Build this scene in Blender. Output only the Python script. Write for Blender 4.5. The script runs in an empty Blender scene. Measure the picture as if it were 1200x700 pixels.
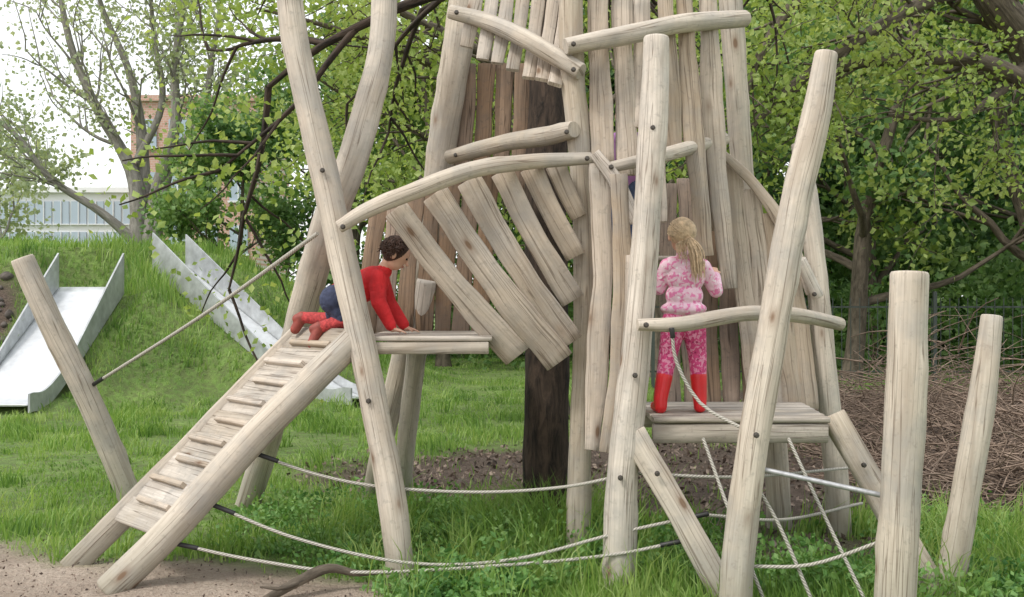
import bpy, math, random
import numpy as np
from mathutils import Vector, Matrix
rng=np.random.default_rng(7); random.seed(7)
CAMZ=1.6; F=1200.0
scene=bpy.context.scene
# surveyed position: bearing / elevation reading (u,v) and real distance d in metres
def P(u,v,d): return np.array([(u-600)/F*d, d, CAMZ-(v-350)/F*d])
def nz(a): 
    a=np.asarray(a,float); return a/(np.linalg.norm(a,axis=-1,keepdims=True)+1e-12)
def lerp(a,b,t): return a+(b-a)*t
def smooth(a,b,x):
    t=np.clip((x-a)/(b-a),0,1); return t*t*(3-2*t)
def h2(ix,iy,s): 
    v=np.sin(ix*127.1+iy*311.7+s*74.7)*43758.5453; return v-np.floor(v)
def vn(x,y,s=0):
    x=np.asarray(x,float);y=np.asarray(y,float)
    ix=np.floor(x);iy=np.floor(y);fx=x-ix;fy=y-iy
    fx=fx*fx*(3-2*fx);fy=fy*fy*(3-2*fy)
    return lerp(lerp(h2(ix,iy,s),h2(ix+1,iy,s),fx),lerp(h2(ix,iy+1,s),h2(ix+1,iy+1,s),fx),fy)
def fbm(x,y,s=0): return vn(x,y,s)*.55+vn(x*2.1,y*2.1,s+1)*.3+vn(x*4.3,y*4.3,s+2)*.15

SL=[[(-6.95,16.9,1.78),(-6.85,14.2,.36),(-6.85,13.4,.20)],[(-6.15,18.4,2.2),(-3.0,15.75,.30),(-2.1,15.0,.16)]]
SLW=[1.02,.62]
def hgt(x,y):
    x=np.asarray(x,float);y=np.asarray(y,float)
    dx=np.maximum(x+9.5,0)/9.0; dy=(y-19.5)/5.5
    dy=np.where(y>19.5,dy*.6,dy)
    r=np.sqrt(dx*dx+dy*dy)+(fbm(x*.5,y*.5,5)-.5)*.12
    m=2.5*(1-smooth(.35,1.0,r))
    far=smooth(20,40,y)
    h=m+(fbm(x*.9,y*.9,3)-.5)*.07+far*(fbm(x*.05,y*.05,9)-.5)*.4
    for S,w in zip(SL,SLW):
        for (a,b) in ((S[0],S[1]),(S[1],S[2])):
            ex,ey=b[0]-a[0],b[1]-a[1]; t=np.clip(((x-a[0])*ex+(y-a[1])*ey)/(ex*ex+ey*ey),0,1)
            ds=np.hypot(x-a[0]-t*ex,y-a[1]-t*ey); zl=a[2]+(b[2]-a[2])*t-.14
            k=1-smooth(w/2+.08,w/2+.75,ds)
            h=np.where(k>0,lerp(h,np.maximum(zl,-.02),k),h)
    return h
def sandm(x,y):
    yb=6.6-(x+3.2)*.30+(fbm(x*1.6,y*1.6,11)-.5)*.8
    yb=np.where(x>-.8,yb-(x+.8)*1.6,yb)
    return smooth(-.12,.2,yb-y)
def dirtm(x,y):
    n=(fbm(x*1.1,y*1.1,21)-.5)*1.0
    r=np.sqrt(((x-1.3)/3.0)**2+((y-9.2)/2.4)**2)+n*.6
    a=1-smooth(.75,1.1,r)
    b=smooth(2.7,3.5,x+n)*smooth(7.0,7.8,y+n)*(1-smooth(17,19,y))
    c=(1-smooth(.7,1.0,np.sqrt(((x+8.3)/.75)**2+((y-15.4)/1.8)**2)+n*.4))
    d=(1-smooth(.6,1.1,np.sqrt(((x-1.9)/.9)**2+((y-6.4)/.6)**2)+n*.5))*.8
    return np.maximum.reduce([a,b,c,d])

# ---------------- materials -----------------
class NT:
    def __init__(s,name):
        s.m=bpy.data.materials.new(name); s.m.use_nodes=True; s.t=s.m.node_tree
        s.t.nodes.clear(); s.out=s.t.nodes.new('ShaderNodeOutputMaterial')
    def n(s,typ,props=None,**inp):
        nd=s.t.nodes.new(typ)
        for k,v in (props or {}).items(): setattr(nd,k,v)
        for k,v in inp.items():
            key=int(k[1:]) if k[0]=='_' and k[1:].isdigit() else k.replace('_',' ')
            sock=nd.inputs[key]
            if isinstance(v,bpy.types.NodeSocket): s.t.links.new(v,sock)
            else:
                if sock.type=='RGBA' and len(v)==3: v=(*v,1)
                sock.default_value=v
        return nd
    def ramp(s,fac,stops):
        nd=s.t.nodes.new('ShaderNodeValToRGB'); s.t.links.new(fac,nd.inputs[0])
        e=nd.color_ramp.elements
        while len(e)<len(stops): e.new(.5)
        for i,(p,c) in enumerate(stops):
            e[i].position=p; e[i].color=(*c,1) if len(c)==3 else c
        return nd.outputs[0]
    def mix(s,f,a,b,mode='MIX'):
        nd=s.t.nodes.new('ShaderNodeMix'); nd.data_type='RGBA'; nd.blend_type=mode
        for k,v in ((0,f),(6,a),(7,b)):
            if isinstance(v,bpy.types.NodeSocket): s.t.links.new(v,nd.inputs[k])
            else: nd.inputs[k].default_value=v if k==0 else (*v,1)
        return nd.outputs[2]
    def done(s,sh): s.t.links.new(sh,s.out.inputs[0]); return s.m
G=lambda v:(v,v,v)
def wood(name,c1,c2,cd,crack=.6,grey=.55):
    T=NT(name)
    uv=T.n('ShaderNodeTexCoord').outputs['UV']
    obj=T.n('ShaderNodeTexCoord').outputs['Object']
    geo=T.n('ShaderNodeNewGeometry')
    def mp(sx,sy): return T.n('ShaderNodeMapping',Vector=uv,Scale=(sx,sy,1)).outputs[0]
    g=T.n('ShaderNodeTexNoise',Vector=mp(85,2.6),Scale=1.0,Detail=3.0,Roughness=.65).outputs[0]
    low=T.n('ShaderNodeTexNoise',Vector=mp(10,1.0),Scale=1.0,Detail=4.0,Roughness=.65,Distortion=.9).outputs[0]
    ck=T.n('ShaderNodeTexNoise',Vector=mp(20,.35),Scale=1.0,Detail=2.0,Roughness=.6,Distortion=.25).outputs[0]
    vk=T.n('ShaderNodeTexVoronoi',Vector=mp(5.0,2.1),Scale=1.0,Randomness=1.0).outputs['Distance']
    st=T.n('ShaderNodeTexNoise',Vector=obj,Scale=2.6,Detail=4.0,Roughness=.7).outputs[0]
    sp=T.n('ShaderNodeTexNoise',Vector=obj,Scale=28.0,Detail=2.0,Roughness=.7).outputs[0]
    col=T.mix(T.ramp(g,[(.3,G(0)),(.65,G(1))]),c2,c1)
    col=T.mix(T.ramp(low,[(.36,G(.75)),(.56,G(0))]),col,tuple(lerp(np.array(c2),np.array(cd),.40)))
    col=T.n('ShaderNodeHueSaturation',Color=col,Saturation=T.n('ShaderNodeMapRange',Value=geo.outputs['Random Per Island'],To_Min=1.15,To_Max=.7).outputs[0],
           Value=T.n('ShaderNodeMapRange',Value=geo.outputs['Random Per Island'],To_Min=.80,To_Max=1.1).outputs[0]).outputs[0]
    gy=sum(c2)/3
    col=T.mix(T.ramp(st,[(.44,G(0)),(.66,G(grey))]),col,(gy*.72,gy*.71,gy*.67))
    col=T.mix(T.ramp(sp,[(.58,G(0)),(.74,G(.4))]),col,(gy*.55,gy*.5,gy*.42))
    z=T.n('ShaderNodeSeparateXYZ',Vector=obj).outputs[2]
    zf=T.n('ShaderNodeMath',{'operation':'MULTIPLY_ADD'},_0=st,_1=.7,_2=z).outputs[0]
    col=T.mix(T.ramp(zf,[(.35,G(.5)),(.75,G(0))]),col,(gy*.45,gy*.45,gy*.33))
    ckf=T.ramp(ck,[(.488,G(0)),(.499,G(crack)),(.503,G(crack)),(.514,G(0))])
    col=T.mix(ckf,col,(cd[0]*.5,cd[1]*.5,cd[2]*.5))
    kf=T.ramp(vk,[(.05,G(.9)),(.09,G(.35)),(.15,G(.12)),(.2,G(0))])
    col=T.mix(kf,col,(cd[0]*.85,cd[1]*.75,cd[2]*.7))
    hb=T.n('ShaderNodeMath',{'operation':'SUBTRACT'},_0=g,_1=ckf).outputs[0]
    hb=T.n('ShaderNodeMath',{'operation':'ADD'},_0=low,_1=hb).outputs[0]
    b=T.n('ShaderNodeBump',Strength=.5,Distance=.007,Height=hb).outputs[0]
    return T.done(T.n('ShaderNodeBsdfPrincipled',Base_Color=col,Roughness=.88,Normal=b).outputs[0])
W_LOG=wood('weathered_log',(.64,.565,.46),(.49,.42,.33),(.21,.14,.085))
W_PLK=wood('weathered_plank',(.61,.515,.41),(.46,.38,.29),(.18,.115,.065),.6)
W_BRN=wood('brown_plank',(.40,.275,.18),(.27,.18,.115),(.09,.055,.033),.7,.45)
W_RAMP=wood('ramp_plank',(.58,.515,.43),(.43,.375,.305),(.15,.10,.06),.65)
def bark(name,c1,c2,sc=8,str_=.8):
    T=NT(name); uv=T.n('ShaderNodeTexCoord').outputs['UV']
    m=T.n('ShaderNodeMapping',Vector=uv,Scale=(sc*2.2,sc*.45,1)).outputs[0]
    a=T.n('ShaderNodeTexNoise',Vector=m,Scale=1.0,Detail=4.0,Roughness=.7,Distortion=.5).outputs[0]
    col=T.ramp(a,[(.35,c1),(.65,c2)])
    b=T.n('ShaderNodeBump',Strength=str_,Distance=.02,Height=a).outputs[0]
    return T.done(T.n('ShaderNodeBsdfPrincipled',Base_Color=col,Roughness=.95,Normal=b).outputs[0])
BARK_D=bark('dark_bark',(.008,.006,.004),(.075,.052,.037),9,1.0)
BARK=bark('tree_bark',(.06,.048,.035),(.17,.14,.105))
BARK_L=bark('pale_bark',(.17,.16,.14),(.34,.32,.29),6)
TWIG=bark('dead_twig',(.13,.09,.065),(.36,.27,.21),20)
def foliage(name,cols,transl=.4,sc=.45,rough=.6):
    T=NT(name); geo=T.n('ShaderNodeNewGeometry'); obj=T.n('ShaderNodeTexCoord').outputs['Object']
    a=T.n('ShaderNodeTexNoise',Vector=obj,Scale=sc,Detail=1.5).outputs[0]
    v=T.n('ShaderNodeMath',{'operation':'MULTIPLY_ADD'},_0=geo.outputs['Random Per Island'],_1=.5,_2=T.n('ShaderNodeMath',{'operation':'MULTIPLY_ADD'},_0=a,_1=1.4,_2=-.45).outputs[0]).outputs[0]
    col=T.ramp(v,[(.1,cols[0]),(.45,cols[1]),(.85,cols[2])])
    p=T.n('ShaderNodeBsdfPrincipled',Base_Color=col,Roughness=rough).outputs[0]
    t=T.n('ShaderNodeBsdfTranslucent',Color=T.mix(1.0,col,(1.25,1.2,.7),'MULTIPLY')).outputs[0]
    return T.done(T.n('ShaderNodeMixShader',_0=transl,_1=p,_2=t).outputs[0])
LEAF_Y=foliage('leaf_yellow_green',[(.15,.23,.05),(.29,.40,.10),(.46,.55,.20)],.45)
LEAF_M=foliage('leaf_mid_green',[(.06,.14,.04),(.13,.25,.07),(.26,.39,.14)],.4)
LEAF_D=foliage('leaf_dark_green',[(.04,.105,.04),(.09,.19,.065),(.19,.31,.12)],.35)
LEAF_HAZE=foliage('leaf_haze_pale',[(.24,.31,.19),(.36,.43,.27),(.48,.54,.38)],.45)  # far trees: distance haze painted in as lighter leaf colours
GRASS=foliage('grass_blades',[(.09,.19,.04),(.21,.36,.08),(.38,.50,.18)],.4,1.1)
WEED=foliage('weed_leaves',[(.06,.17,.04),(.15,.31,.08),(.28,.44,.15)],.35,1.5)
CHIP=foliage('wood_chips',[(.045,.032,.025),(.12,.085,.065),(.30,.23,.18)],.0,2)
def simple(name,c,rough=.6,metal=0.0,ns=0,na=.25,bump=0,bs=40):
    T=NT(name); obj=T.n('ShaderNodeTexCoord').outputs['Object']
    col=T.mix(0.0,c,c)
    if ns:
        a=T.n('ShaderNodeTexNoise',Vector=obj,Scale=float(ns),Detail=4.0,Roughness=.6).outputs[0]
        col=T.ramp(a,[(.3,tuple(x*(1-na) for x in c)),(.7,tuple(min(1,x*(1+na)) for x in c))])
    kw=dict(Base_Color=col,Roughness=rough,Metallic=metal)
    if bump:
        b=T.n('ShaderNodeTexNoise',Vector=obj,Scale=float(bs),Detail=3.0,Distortion=.8).outputs[0]
        kw['Normal']=T.n('ShaderNodeBump',Strength=bump,Distance=.02,Height=b).outputs[0]
    return T.done(T.n('ShaderNodeBsdfPrincipled',**kw).outputs[0])
STEEL=simple('brushed_steel',(.72,.74,.76),.42,.6,6,.12,.05,8)
STEEL_S=simple('slide_side',(.44,.46,.47),.5,.4,5,.25)
GALV=simple('galvanised_bar',(.38,.39,.40),.5,.5,30,.25)
BOLT=simple('bolt_metal',(.10,.09,.08),.5,.7)
BLACK=simple('black_ferrule',(.02,.02,.02),.5)
SKIN=simple('skin',(.62,.38,.27),.55,0,20,.06)
RED=simple('red_shirt',(.62,.02,.025),.8,0,10,.2,.8,14)
REDB=simple('red_boots',(.60,.015,.02),.35,0,10,.1)
REDL=simple('red_leggings',(.42,.05,.05),.85,0,60,.5,.4,20)
NAVY=simple('navy_shorts',(.035,.045,.09),.85,0,30,.3,.6,18)
PURP=simple('purple_top',(.50,.24,.55),.8,0,10,.15,.5,16)
JEANS=simple('blue_jeans',(.08,.12,.22),.85,0,30,.3)
HAIR_B=simple('blond_hair',(.58,.44,.28),.5,0,30,.35,.6,90)
HAIR_D=simple('dark_hair',(.05,.022,.012),.5,0,60,.5,.8,70)
EYE=simple('eye_dark',(.02,.015,.01),.2); LIP=simple('lips',(.45,.15,.13),.5)
SHOE=simple('brown_shoes',(.26,.05,.035),.6,0,20,.3)
ROCK=simple('soil_clods',(.10,.085,.075),.95,0,6,.5,1.0,12)
FENCEM=simple('dark_fence_paint',(.05,.065,.055),.5)
def pattern(name,base,dot,sc,lo,hi,dot2=None):
    T=NT(name); obj=T.n('ShaderNodeTexCoord').outputs['Object']
    v=T.n('ShaderNodeTexNoise',Vector=obj,Scale=float(sc),Detail=1.5,Distortion=.6).outputs[0]
    col=T.mix(T.ramp(v,[(lo,G(0)),(hi,G(1))]),base,dot)
    if dot2:
        v2=T.n('ShaderNodeTexVoronoi',Vector=obj,Scale=float(sc)*.8).outputs['Distance']
        col=T.mix(T.ramp(v2,[(.18,G(.9)),(.26,G(0))]),col,dot2)
    b=T.n('ShaderNodeTexNoise',Vector=obj,Scale=15.0,Detail=3.0,Distortion=.8).outputs[0]
    return T.done(T.n('ShaderNodeBsdfPrincipled',Base_Color=col,Roughness=.8,Normal=T.n('ShaderNodeBump',Strength=.8,Distance=.02,Height=b).outputs[0]).outputs[0])
JACKET=pattern('pink_jacket',(.80,.56,.65),(.74,.22,.42),38,.50,.60,(.85,.78,.80))
PANTS=pattern('pink_pants',(.58,.06,.20),(.72,.28,.42),48,.5,.56,(.32,.02,.10))
def ropem():
    T=NT('rope_fibre'); uv=T.n('ShaderNodeTexCoord').outputs['UV']
    m=T.n('ShaderNodeMapping',Vector=uv,Rotation=(0,0,.6)).outputs[0]
    w=T.n('ShaderNodeTexWave',Vector=m,Scale=26.0).outputs[0]
    col=T.ramp(w,[(0,(.24,.225,.19)),(1,(.55,.53,.47))])
    return T.done(T.n('ShaderNodeBsdfPrincipled',Base_Color=col,Roughness=.9,Normal=T.n('ShaderNodeBump',Strength=.6,Distance=.004,Height=w).outputs[0]).outputs[0])
ROPE=ropem()
def groundm():
    T=NT('ground_soil_grass_sand'); obj=T.n('ShaderNodeTexCoord').outputs['Object']
    at=T.n('ShaderNodeAttribute',{'attribute_name':'mask'}).outputs['Color']
    sep=T.n('ShaderNodeSeparateColor',Color=at)
    n1=T.n('ShaderNodeTexNoise',Vector=obj,Scale=9.0,Detail=4.0,Roughness=.7).outputs[0]
    n2=T.n('ShaderNodeTexNoise',Vector=obj,Scale=1.2,Detail=4.0,Roughness=.65).outputs[0]
    n3=T.n('ShaderNodeTexNoise',Vector=obj,Scale=45.0,Detail=4.0,Roughness=.75).outputs[0]
    gr=T.mix(T.ramp(n2,[(.35,G(0)),(.65,G(1))]),(.12,.21,.045),(.22,.34,.08))
    gr=T.mix(T.ramp(n1,[(.4,G(.6)),(.6,G(0))]),gr,(.11,.115,.05))
    di=T.ramp(n3,[(.3,(.045,.032,.025)),(.55,(.12,.086,.065)),(.75,(.26,.20,.155))])
    sa=T.ramp(n3,[(.3,(.30,.235,.185)),(.5,(.46,.375,.30)),(.75,(.60,.51,.42))])
    sa=T.mix(T.ramp(n2,[(.4,G(.5)),(.6,G(0))]),sa,(.24,.18,.135))
    col=T.mix(sep.outputs[1],gr,di); col=T.mix(sep.outputs[0],col,sa)
    hh=T.n('ShaderNodeMath',{'operation':'MULTIPLY_ADD'},_0=n1,_1=2.0,_2=n3).outputs[0]
    b=T.n('ShaderNodeBump',Strength=.9,Distance=.035,Height=hh).outputs[0]
    return T.done(T.n('ShaderNodeBsdfPrincipled',Base_Color=col,Roughness=.97,Normal=b).outputs[0])
GROUND=groundm()

# --------------- mesh builder ----------------
class MB:
    def __init__(s): s.v=[];s.q=[];s.t=[];s.uq=[];s.ut=[];s.mq=[];s.mt=[];s.sq=[];s.st=[];s.n=0
    def add(s,v,q=None,uq=None,t=None,ut=None,m=0,smq=True,smt=False):
        v=np.asarray(v,float)
        if q is not None and len(q):
            q=np.asarray(q)+s.n; s.q.append(q); s.mq.append(np.full(len(q),m)); s.sq.append(np.full(len(q),smq))
            s.uq.append(np.zeros((len(q),4,2)) if uq is None else uq)
        if t is not None and len(t):
            t=np.asarray(t)+s.n; s.t.append(t); s.mt.append(np.full(len(t),m)); s.st.append(np.full(len(t),smt))
            s.ut.append(np.zeros((len(t),3,2)) if ut is None else ut)
        s.v.append(v); s.n+=len(v)
    def build(s,name,mats,parent=None):
        V=np.concatenate(s.v)
        Q=np.concatenate(s.q) if s.q else np.zeros((0,4),int); T_=np.concatenate(s.t) if s.t else np.zeros((0,3),int)
        me=bpy.data.meshes.new(name); me.vertices.add(len(V)); me.vertices.foreach_set('co',V.astype('f').ravel())
        L=np.concatenate([Q.ravel(),T_.ravel()]).astype('i'); me.loops.add(len(L)); me.loops.foreach_set('vertex_index',L)
        ls=np.concatenate([np.arange(len(Q))*4,len(Q)*4+np.arange(len(T_))*3]).astype('i')
        me.polygons.add(len(ls)); me.polygons.foreach_set('loop_start',ls)
        me.polygons.foreach_set('material_index',np.concatenate(s.mq+s.mt).astype('i'))
        me.polygons.foreach_set('use_smooth',np.concatenate(s.sq+s.st).astype(bool))
        uv=me.uv_layers.new(name='UVMap')
        U=np.concatenate([a.reshape(-1,2) for a in s.uq+s.ut]); uv.data.foreach_set('uv',U.astype('f').ravel())
        me.update(calc_edges=True); me.validate()
        for m in mats: me.materials.append(m)
        ob=bpy.data.objects.new(name,me); scene.collection.objects.link(ob)
        if parent: par(ob,parent)
        return ob
def par(ob,e):
    ob.parent=e; ob.matrix_parent_inverse=Matrix.Translation(-Vector(e.location))
def empty(name,loc):
    e=bpy.data.objects.new(name,None); e.location=Vector([float(a) for a in loc]); e.empty_display_size=.3
    scene.collection.objects.link(e); return e
def cat(A,n):
    A=np.asarray(A,float); k=len(A)
    if k==2: 
        t=np.linspace(0,1,n)[:,None]; return A[0]*(1-t)+A[1]*t
    X=np.vstack([2*A[0]-A[1],A,2*A[-1]-A[-2]]); out=[]
    for s in np.linspace(0,k-1-1e-9,n):
        i=int(s);f=s-i;p0,p1,p2,p3=X[i:i+4]
        out.append(.5*((2*p1)+(-p0+p2)*f+(2*p0-5*p1+4*p2-p3)*f*f+(-p0+3*p1-3*p2+p3)*f**3))
    return np.array(out)
def circ(n): 
    a=np.arange(n)*2*math.pi/n; return np.c_[np.cos(a),np.sin(a)]
BOARD=np.array([(1,-.55),(1,.55),(.9,1),(0,1),(-.9,1),(-1,.55),(-1,-.55),(-.9,-1),(0,-1),(.9,-1)])
def sweep(mb,C,rx,ry,prof,ref=None,rough=0,m=0,cap=True,asym=0):
    C=np.asarray(C,float); n=len(C); K=len(prof)
    rx=np.broadcast_to(rx,(n,)).astype(float); ry=np.broadcast_to(ry,(n,)).astype(float)
    t=nz(np.gradient(C,axis=0)) if n>2 else nz(np.repeat((C[1]-C[0])[None],n,0))
    if ref is None:
        md=np.abs(nz(C[-1]-C[0]+1e-6)); ref=np.eye(3)[int(np.argmin(md))]
    side=nz(np.cross(t,ref)); nn=np.cross(side,t)
    L=np.r_[0,np.cumsum(np.linalg.norm(np.diff(C,axis=0),axis=1))]
    if asym:
        p=rng.uniform(0,9,6)
        off=asym*(np.sin(L*5+p[0])+.6*np.sin(L*11+p[1])+.35*np.sin(L*27+p[2]))
        wd=1+asym*1.3*(np.sin(L*6.3+p[3])+.5*np.sin(L*15+p[4]))
        C=C+side*(off*rx)[:,None]; rx=rx*wd
    mult=np.ones((n,K))
    if rough:
        ang=np.arange(K)*2*math.pi/K; p=rng.uniform(0,9,6)
        mult+=rough*(np.sin(L[:,None]*4+ang+p[0])+.7*np.sin(L[:,None]*9-2*ang+p[1])+.5*np.sin(L[:,None]*19+3*ang+p[2])+.5*np.sin(L[:,None]*2.2+p[3]))
        if n>12:
            for _ in range(int(n/9)+1):   # knot swellings
                l0=rng.uniform(0,L[-1]);a0=rng.uniform(0,2*math.pi); da=np.abs((ang-a0+math.pi)%(2*math.pi)-math.pi)
                mult+=rough*rng.uniform(2,5)*np.exp(-((L[:,None]-l0)/.06)**2-(da[None]/.45)**2)
    R=C[:,None]+side[:,None]*(prof[None,:,0]*rx[:,None]*mult)[...,None]+nn[:,None]*(prof[None,:,1]*ry[:,None]*mult)[...,None]
    if cap:
        e0=min(.012,.15*min(rx[0],ry[0]));e1=min(.012,.15*min(rx[-1],ry[-1]))
        sc=lambda ring,c,o,tt:(ring-c)*.93+c+tt*o
        a=sc(R[0],C[0],-e0,t[0]);b=sc(R[-1],C[-1],e1,t[-1]); R=np.concatenate([a[None],R,b[None]])
        L=np.r_[L[0]-.01,L,L[-1]+.01]
    N=len(R); v=R.reshape(-1,3)
    i=np.arange(N-1)[:,None]*K; j=np.arange(K)[None]; j2=(j+1)%K
    q=np.stack([i+j,i+j2,i+K+j2,i+K+j],-1).reshape(-1,4)
    d=np.linalg.norm(np.diff(np.vstack([prof,prof[:1]])*[np.mean(rx),np.mean(ry)],axis=0),axis=1); pc=np.r_[0,np.cumsum(d)]
    o=rng.uniform(0,50,2); U0=pc[:-1]+o[0];U1=pc[1:]+o[0]; V=L+o[1]
    bc=lambda a:np.broadcast_to(a,(N-1,K))
    uq=np.stack([np.stack([bc(U0),bc(V[:-1,None])],-1),np.stack([bc(U1),bc(V[:-1,None])],-1),
                 np.stack([bc(U1),bc(V[1:,None])],-1),np.stack([bc(U0),bc(V[1:,None])],-1)],2).reshape(-1,4,2)
    tt=None;ut=None
    if cap:
        v=np.vstack([v,R[0].mean(0),R[-1].mean(0)]); c0=N*K;c1=N*K+1
        jj=np.arange(K);j2=(jj+1)%K
        tt=np.vstack([np.c_[j2,jj,np.full(K,c0)],np.c_[(N-1)*K+jj,(N-1)*K+j2,np.full(K,c1)]])
        pu=prof*[np.mean(rx),np.mean(ry)]
        ut=np.concatenate([np.stack([pu[j2],pu[jj],np.zeros((K,2))],1),np.stack([pu[jj],pu[j2],np.zeros((K,2))],1)])+o
    mb.add(v,q,uq,tt,ut,m)
def log(mb,pts,m=0,rough=.03,sides=20):
    """pts: (u,v,d,width)"""
    A=np.array([[*P(u,v,d),w/2*d/F] for u,v,d,w in pts])
    Ln=np.linalg.norm(np.diff(A[:,:3],axis=0),axis=1).sum()
    B=cat(A,max(6,int(Ln/.045))); sweep(mb,B[:,:3],B[:,3],B[:,3],circ(sides),rough=rough,m=m)
def plank(mb,pts,m=0,th=.014,nrm=(0,1,0),asym=.055):
    A=np.array([[*P(u,v,d),w/2*d/F] for u,v,d,w in pts])
    Ln=np.linalg.norm(np.diff(A[:,:3],axis=0),axis=1).sum()
    B=cat(A,max(5,int(Ln/.05))); nr=nz(np.array(nrm,float)+rng.normal(0,.07,3))
    sweep(mb,B[:,:3],B[:,3],th,BOARD,ref=nr,m=m,asym=asym)
def board(mb,a,b,w,th,nrm,m=0,asym=.02):
    B=cat(np.array([a,b],float),max(4,int(np.linalg.norm(np.array(b)-np.array(a))/.08)))
    sweep(mb,B,w/2,th/2,BOARD,ref=np.array(nrm,float),m=m,asym=asym)
def box(mb,c,s,m=0):
    c=np.array(c,float);s=np.array(s,float)/2
    v=np.array([[x,y,z] for x in(-1,1) for y in(-1,1) for z in(-1,1)])*s+c
    q=[(0,1,3,2),(4,6,7,5),(0,4,5,1),(2,3,7,6),(0,2,6,4),(1,5,7,3)]
    mb.add(v,q,m=m,smq=False)
def leaves(mb,C,size,m=1,up=.0,elong=.36):
    n=len(C); a=nz(rng.normal(size=(n,3))+[0,0,-up]); b=nz(np.cross(a,rng.normal(size=(n,3)))); c=np.cross(a,b)
    s=(size*rng.uniform(.6,1.3,n))[:,None]
    v=np.stack([C,C+a*s*.5+b*s*elong+c*s*.08,C+a*s,C+a*s*.5-b*s*elong+c*s*.08],1).reshape(-1,3)
    mb.add(v,np.arange(n*4).reshape(-1,4),m=m,smq=False)

# --------------- ground ----------------
cx=np.arange(-9,9.01,.11); g=np.cumsum(np.geomspace(.12,120,42)); X=np.r_[-9-g[::-1],cx,9+g]
cy=np.arange(4.2,24,.11); X2=np.cumsum(np.geomspace(.12,120,42)); Y=np.r_[4.2-np.cumsum(np.geomspace(.15,60,22))[::-1],cy,24+X2]
XX,YY=np.meshgrid(X,Y); sm=sandm(XX,YY); ZZ=hgt(XX,YY)+(fbm(XX*5,YY*5,31)-.5)*.05*sm
ny,nx=XX.shape; v=np.stack([XX,YY,ZZ],-1).reshape(-1,3)
ii=(np.arange(ny-1)[:,None]*nx+np.arange(nx-1)[None]).ravel()
mb=MB(); mb.add(v,np.stack([ii,ii+1,ii+nx+1,ii+nx],-1)); gob=mb.build('ground',[GROUND])
ca=gob.data.color_attributes.new('mask','FLOAT_COLOR','POINT')
cc=np.stack([sm,dirtm(XX,YY),sm*0,sm*0+1],-1).reshape(-1,4); ca.data.foreach_set('color',cc.astype('f').ravel())

# --------------- grass ----------------
def nearslide(x,y):
    o=np.zeros(len(x),bool)
    for S,w in zip(SL,SLW):
        for (a,b) in ((S[0],S[1]),(S[1],S[2])):
            ex,ey=b[0]-a[0],b[1]-a[1]; t=np.clip(((x-a[0])*ex+(y-a[1])*ey)/(ex*ex+ey*ey),0,1)
            o|=np.hypot(x-a[0]-t*ex,y-a[1]-t*ey)<w/2+.06
    return o
def blades(mb,x,y,h,w,m=0,bend=.6):
    n=len(x); z=hgt(x,y)-.01; a=rng.uniform(0,2*math.pi,n); sd=np.stack([np.cos(a),np.sin(a),0*a],-1)
    la=rng.uniform(0,2*math.pi,n)*.6+fbm(x*2,y*2,61)*6; ln=np.stack([np.cos(la),np.sin(la),0*a],-1)*(h*rng.uniform(0.05,bend,n))[:,None]
    b=np.stack([x,y,z],-1); hz=np.array([0,0,1.])
    mid=b+ln*.35+hz*(h*.6)[:,None]; tip=b+ln+hz*(h*.95)[:,None]; ww=sd*(w/2)[:,None]
    v=np.stack([b-ww,b+ww,mid+ww*.75,mid-ww*.75,tip],1).reshape(-1,3); k=np.arange(n)[:,None]*5
    mb.add(v,k+np.array([[0,1,2,3]]),t=k+np.array([[3,2,4]]),m=m,smq=True,smt=True)
mb=MB()
N=250000
y=5.0+ (rng.random(N)**1.5)*22; x=rng.uniform(-.56,.56,N)*(y+.6)
keep=rng.random(N)>np.clip(sandm(x,y)*1.15+dirtm(x,y)*.95,0,1)
moundf=smooth(.15,.7,hgt(x,y))
keep&=rng.random(N)<np.maximum(.10+.90*smooth(.34,.6,fbm(x*2.6,y*2.6,41)),moundf*.85)
keep&=~nearslide(x,y)
x=x[keep];y=y[keep];n=len(x); moundf=moundf[keep]
tall=smooth(.42,.72,fbm(x*1.1+3,y*1.1,44))
cl=np.exp(-(((x-.2)/1.1)**2+((y-6.9)/.8)**2))
h=(.03+.08*tall+.12*cl+.06*moundf+.12*moundf*tall)*rng.uniform(.4,1.6,n)
blades(mb,x,y,h,.0045*(1+y/6)*rng.uniform(.7,1.4,n))
n=26; tx=[];ty=[];th=[]
for k in range(640):
    if k<430: yy=rng.uniform(5.4,17); xx=rng.uniform(-.55,.5)*yy; hh=rng.uniform(.10,.26)
    else: yy=rng.uniform(5.2,7.6); xx=rng.uniform(-1.4,3.6); hh=rng.uniform(.16,.38)
    if k>580: yy=rng.normal(6.9,.25); xx=rng.normal(.25,.3); hh=rng.uniform(.25,.45)
    if sandm(xx,yy)>.4 or (dirtm(xx,yy)>.5 and k<=580): continue
    r=rng.uniform(.04,.12); tx.append(xx+rng.normal(0,r,n)); ty.append(yy+rng.normal(0,r,n)); th.append(np.full(n,hh)*rng.uniform(.5,1.2,n))
tx=np.concatenate(tx);ty=np.concatenate(ty);th=np.concatenate(th);k=~nearslide(tx,ty);blades(mb,tx[k],ty[k],th[k],.006*(1+ty[k]/9),bend=.9)
mb.build('grass',[GRASS])
mb=MB()
cen=[]
for k in range(430):
    yy=rng.uniform(5.2,7.0); xx=rng.uniform(-1.3,2.9)
    if k%3==0: yy=rng.uniform(5.1,5.9)
    if sandm(xx,yy)>.4 or vn(xx*1.7,yy*1.7,88)<.35: continue
    cen.append((xx,yy))
for k in range(130):
    yy=rng.uniform(6.3,8.0); xx=rng.uniform(-1.9,.6); cen.append((xx,yy))
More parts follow.
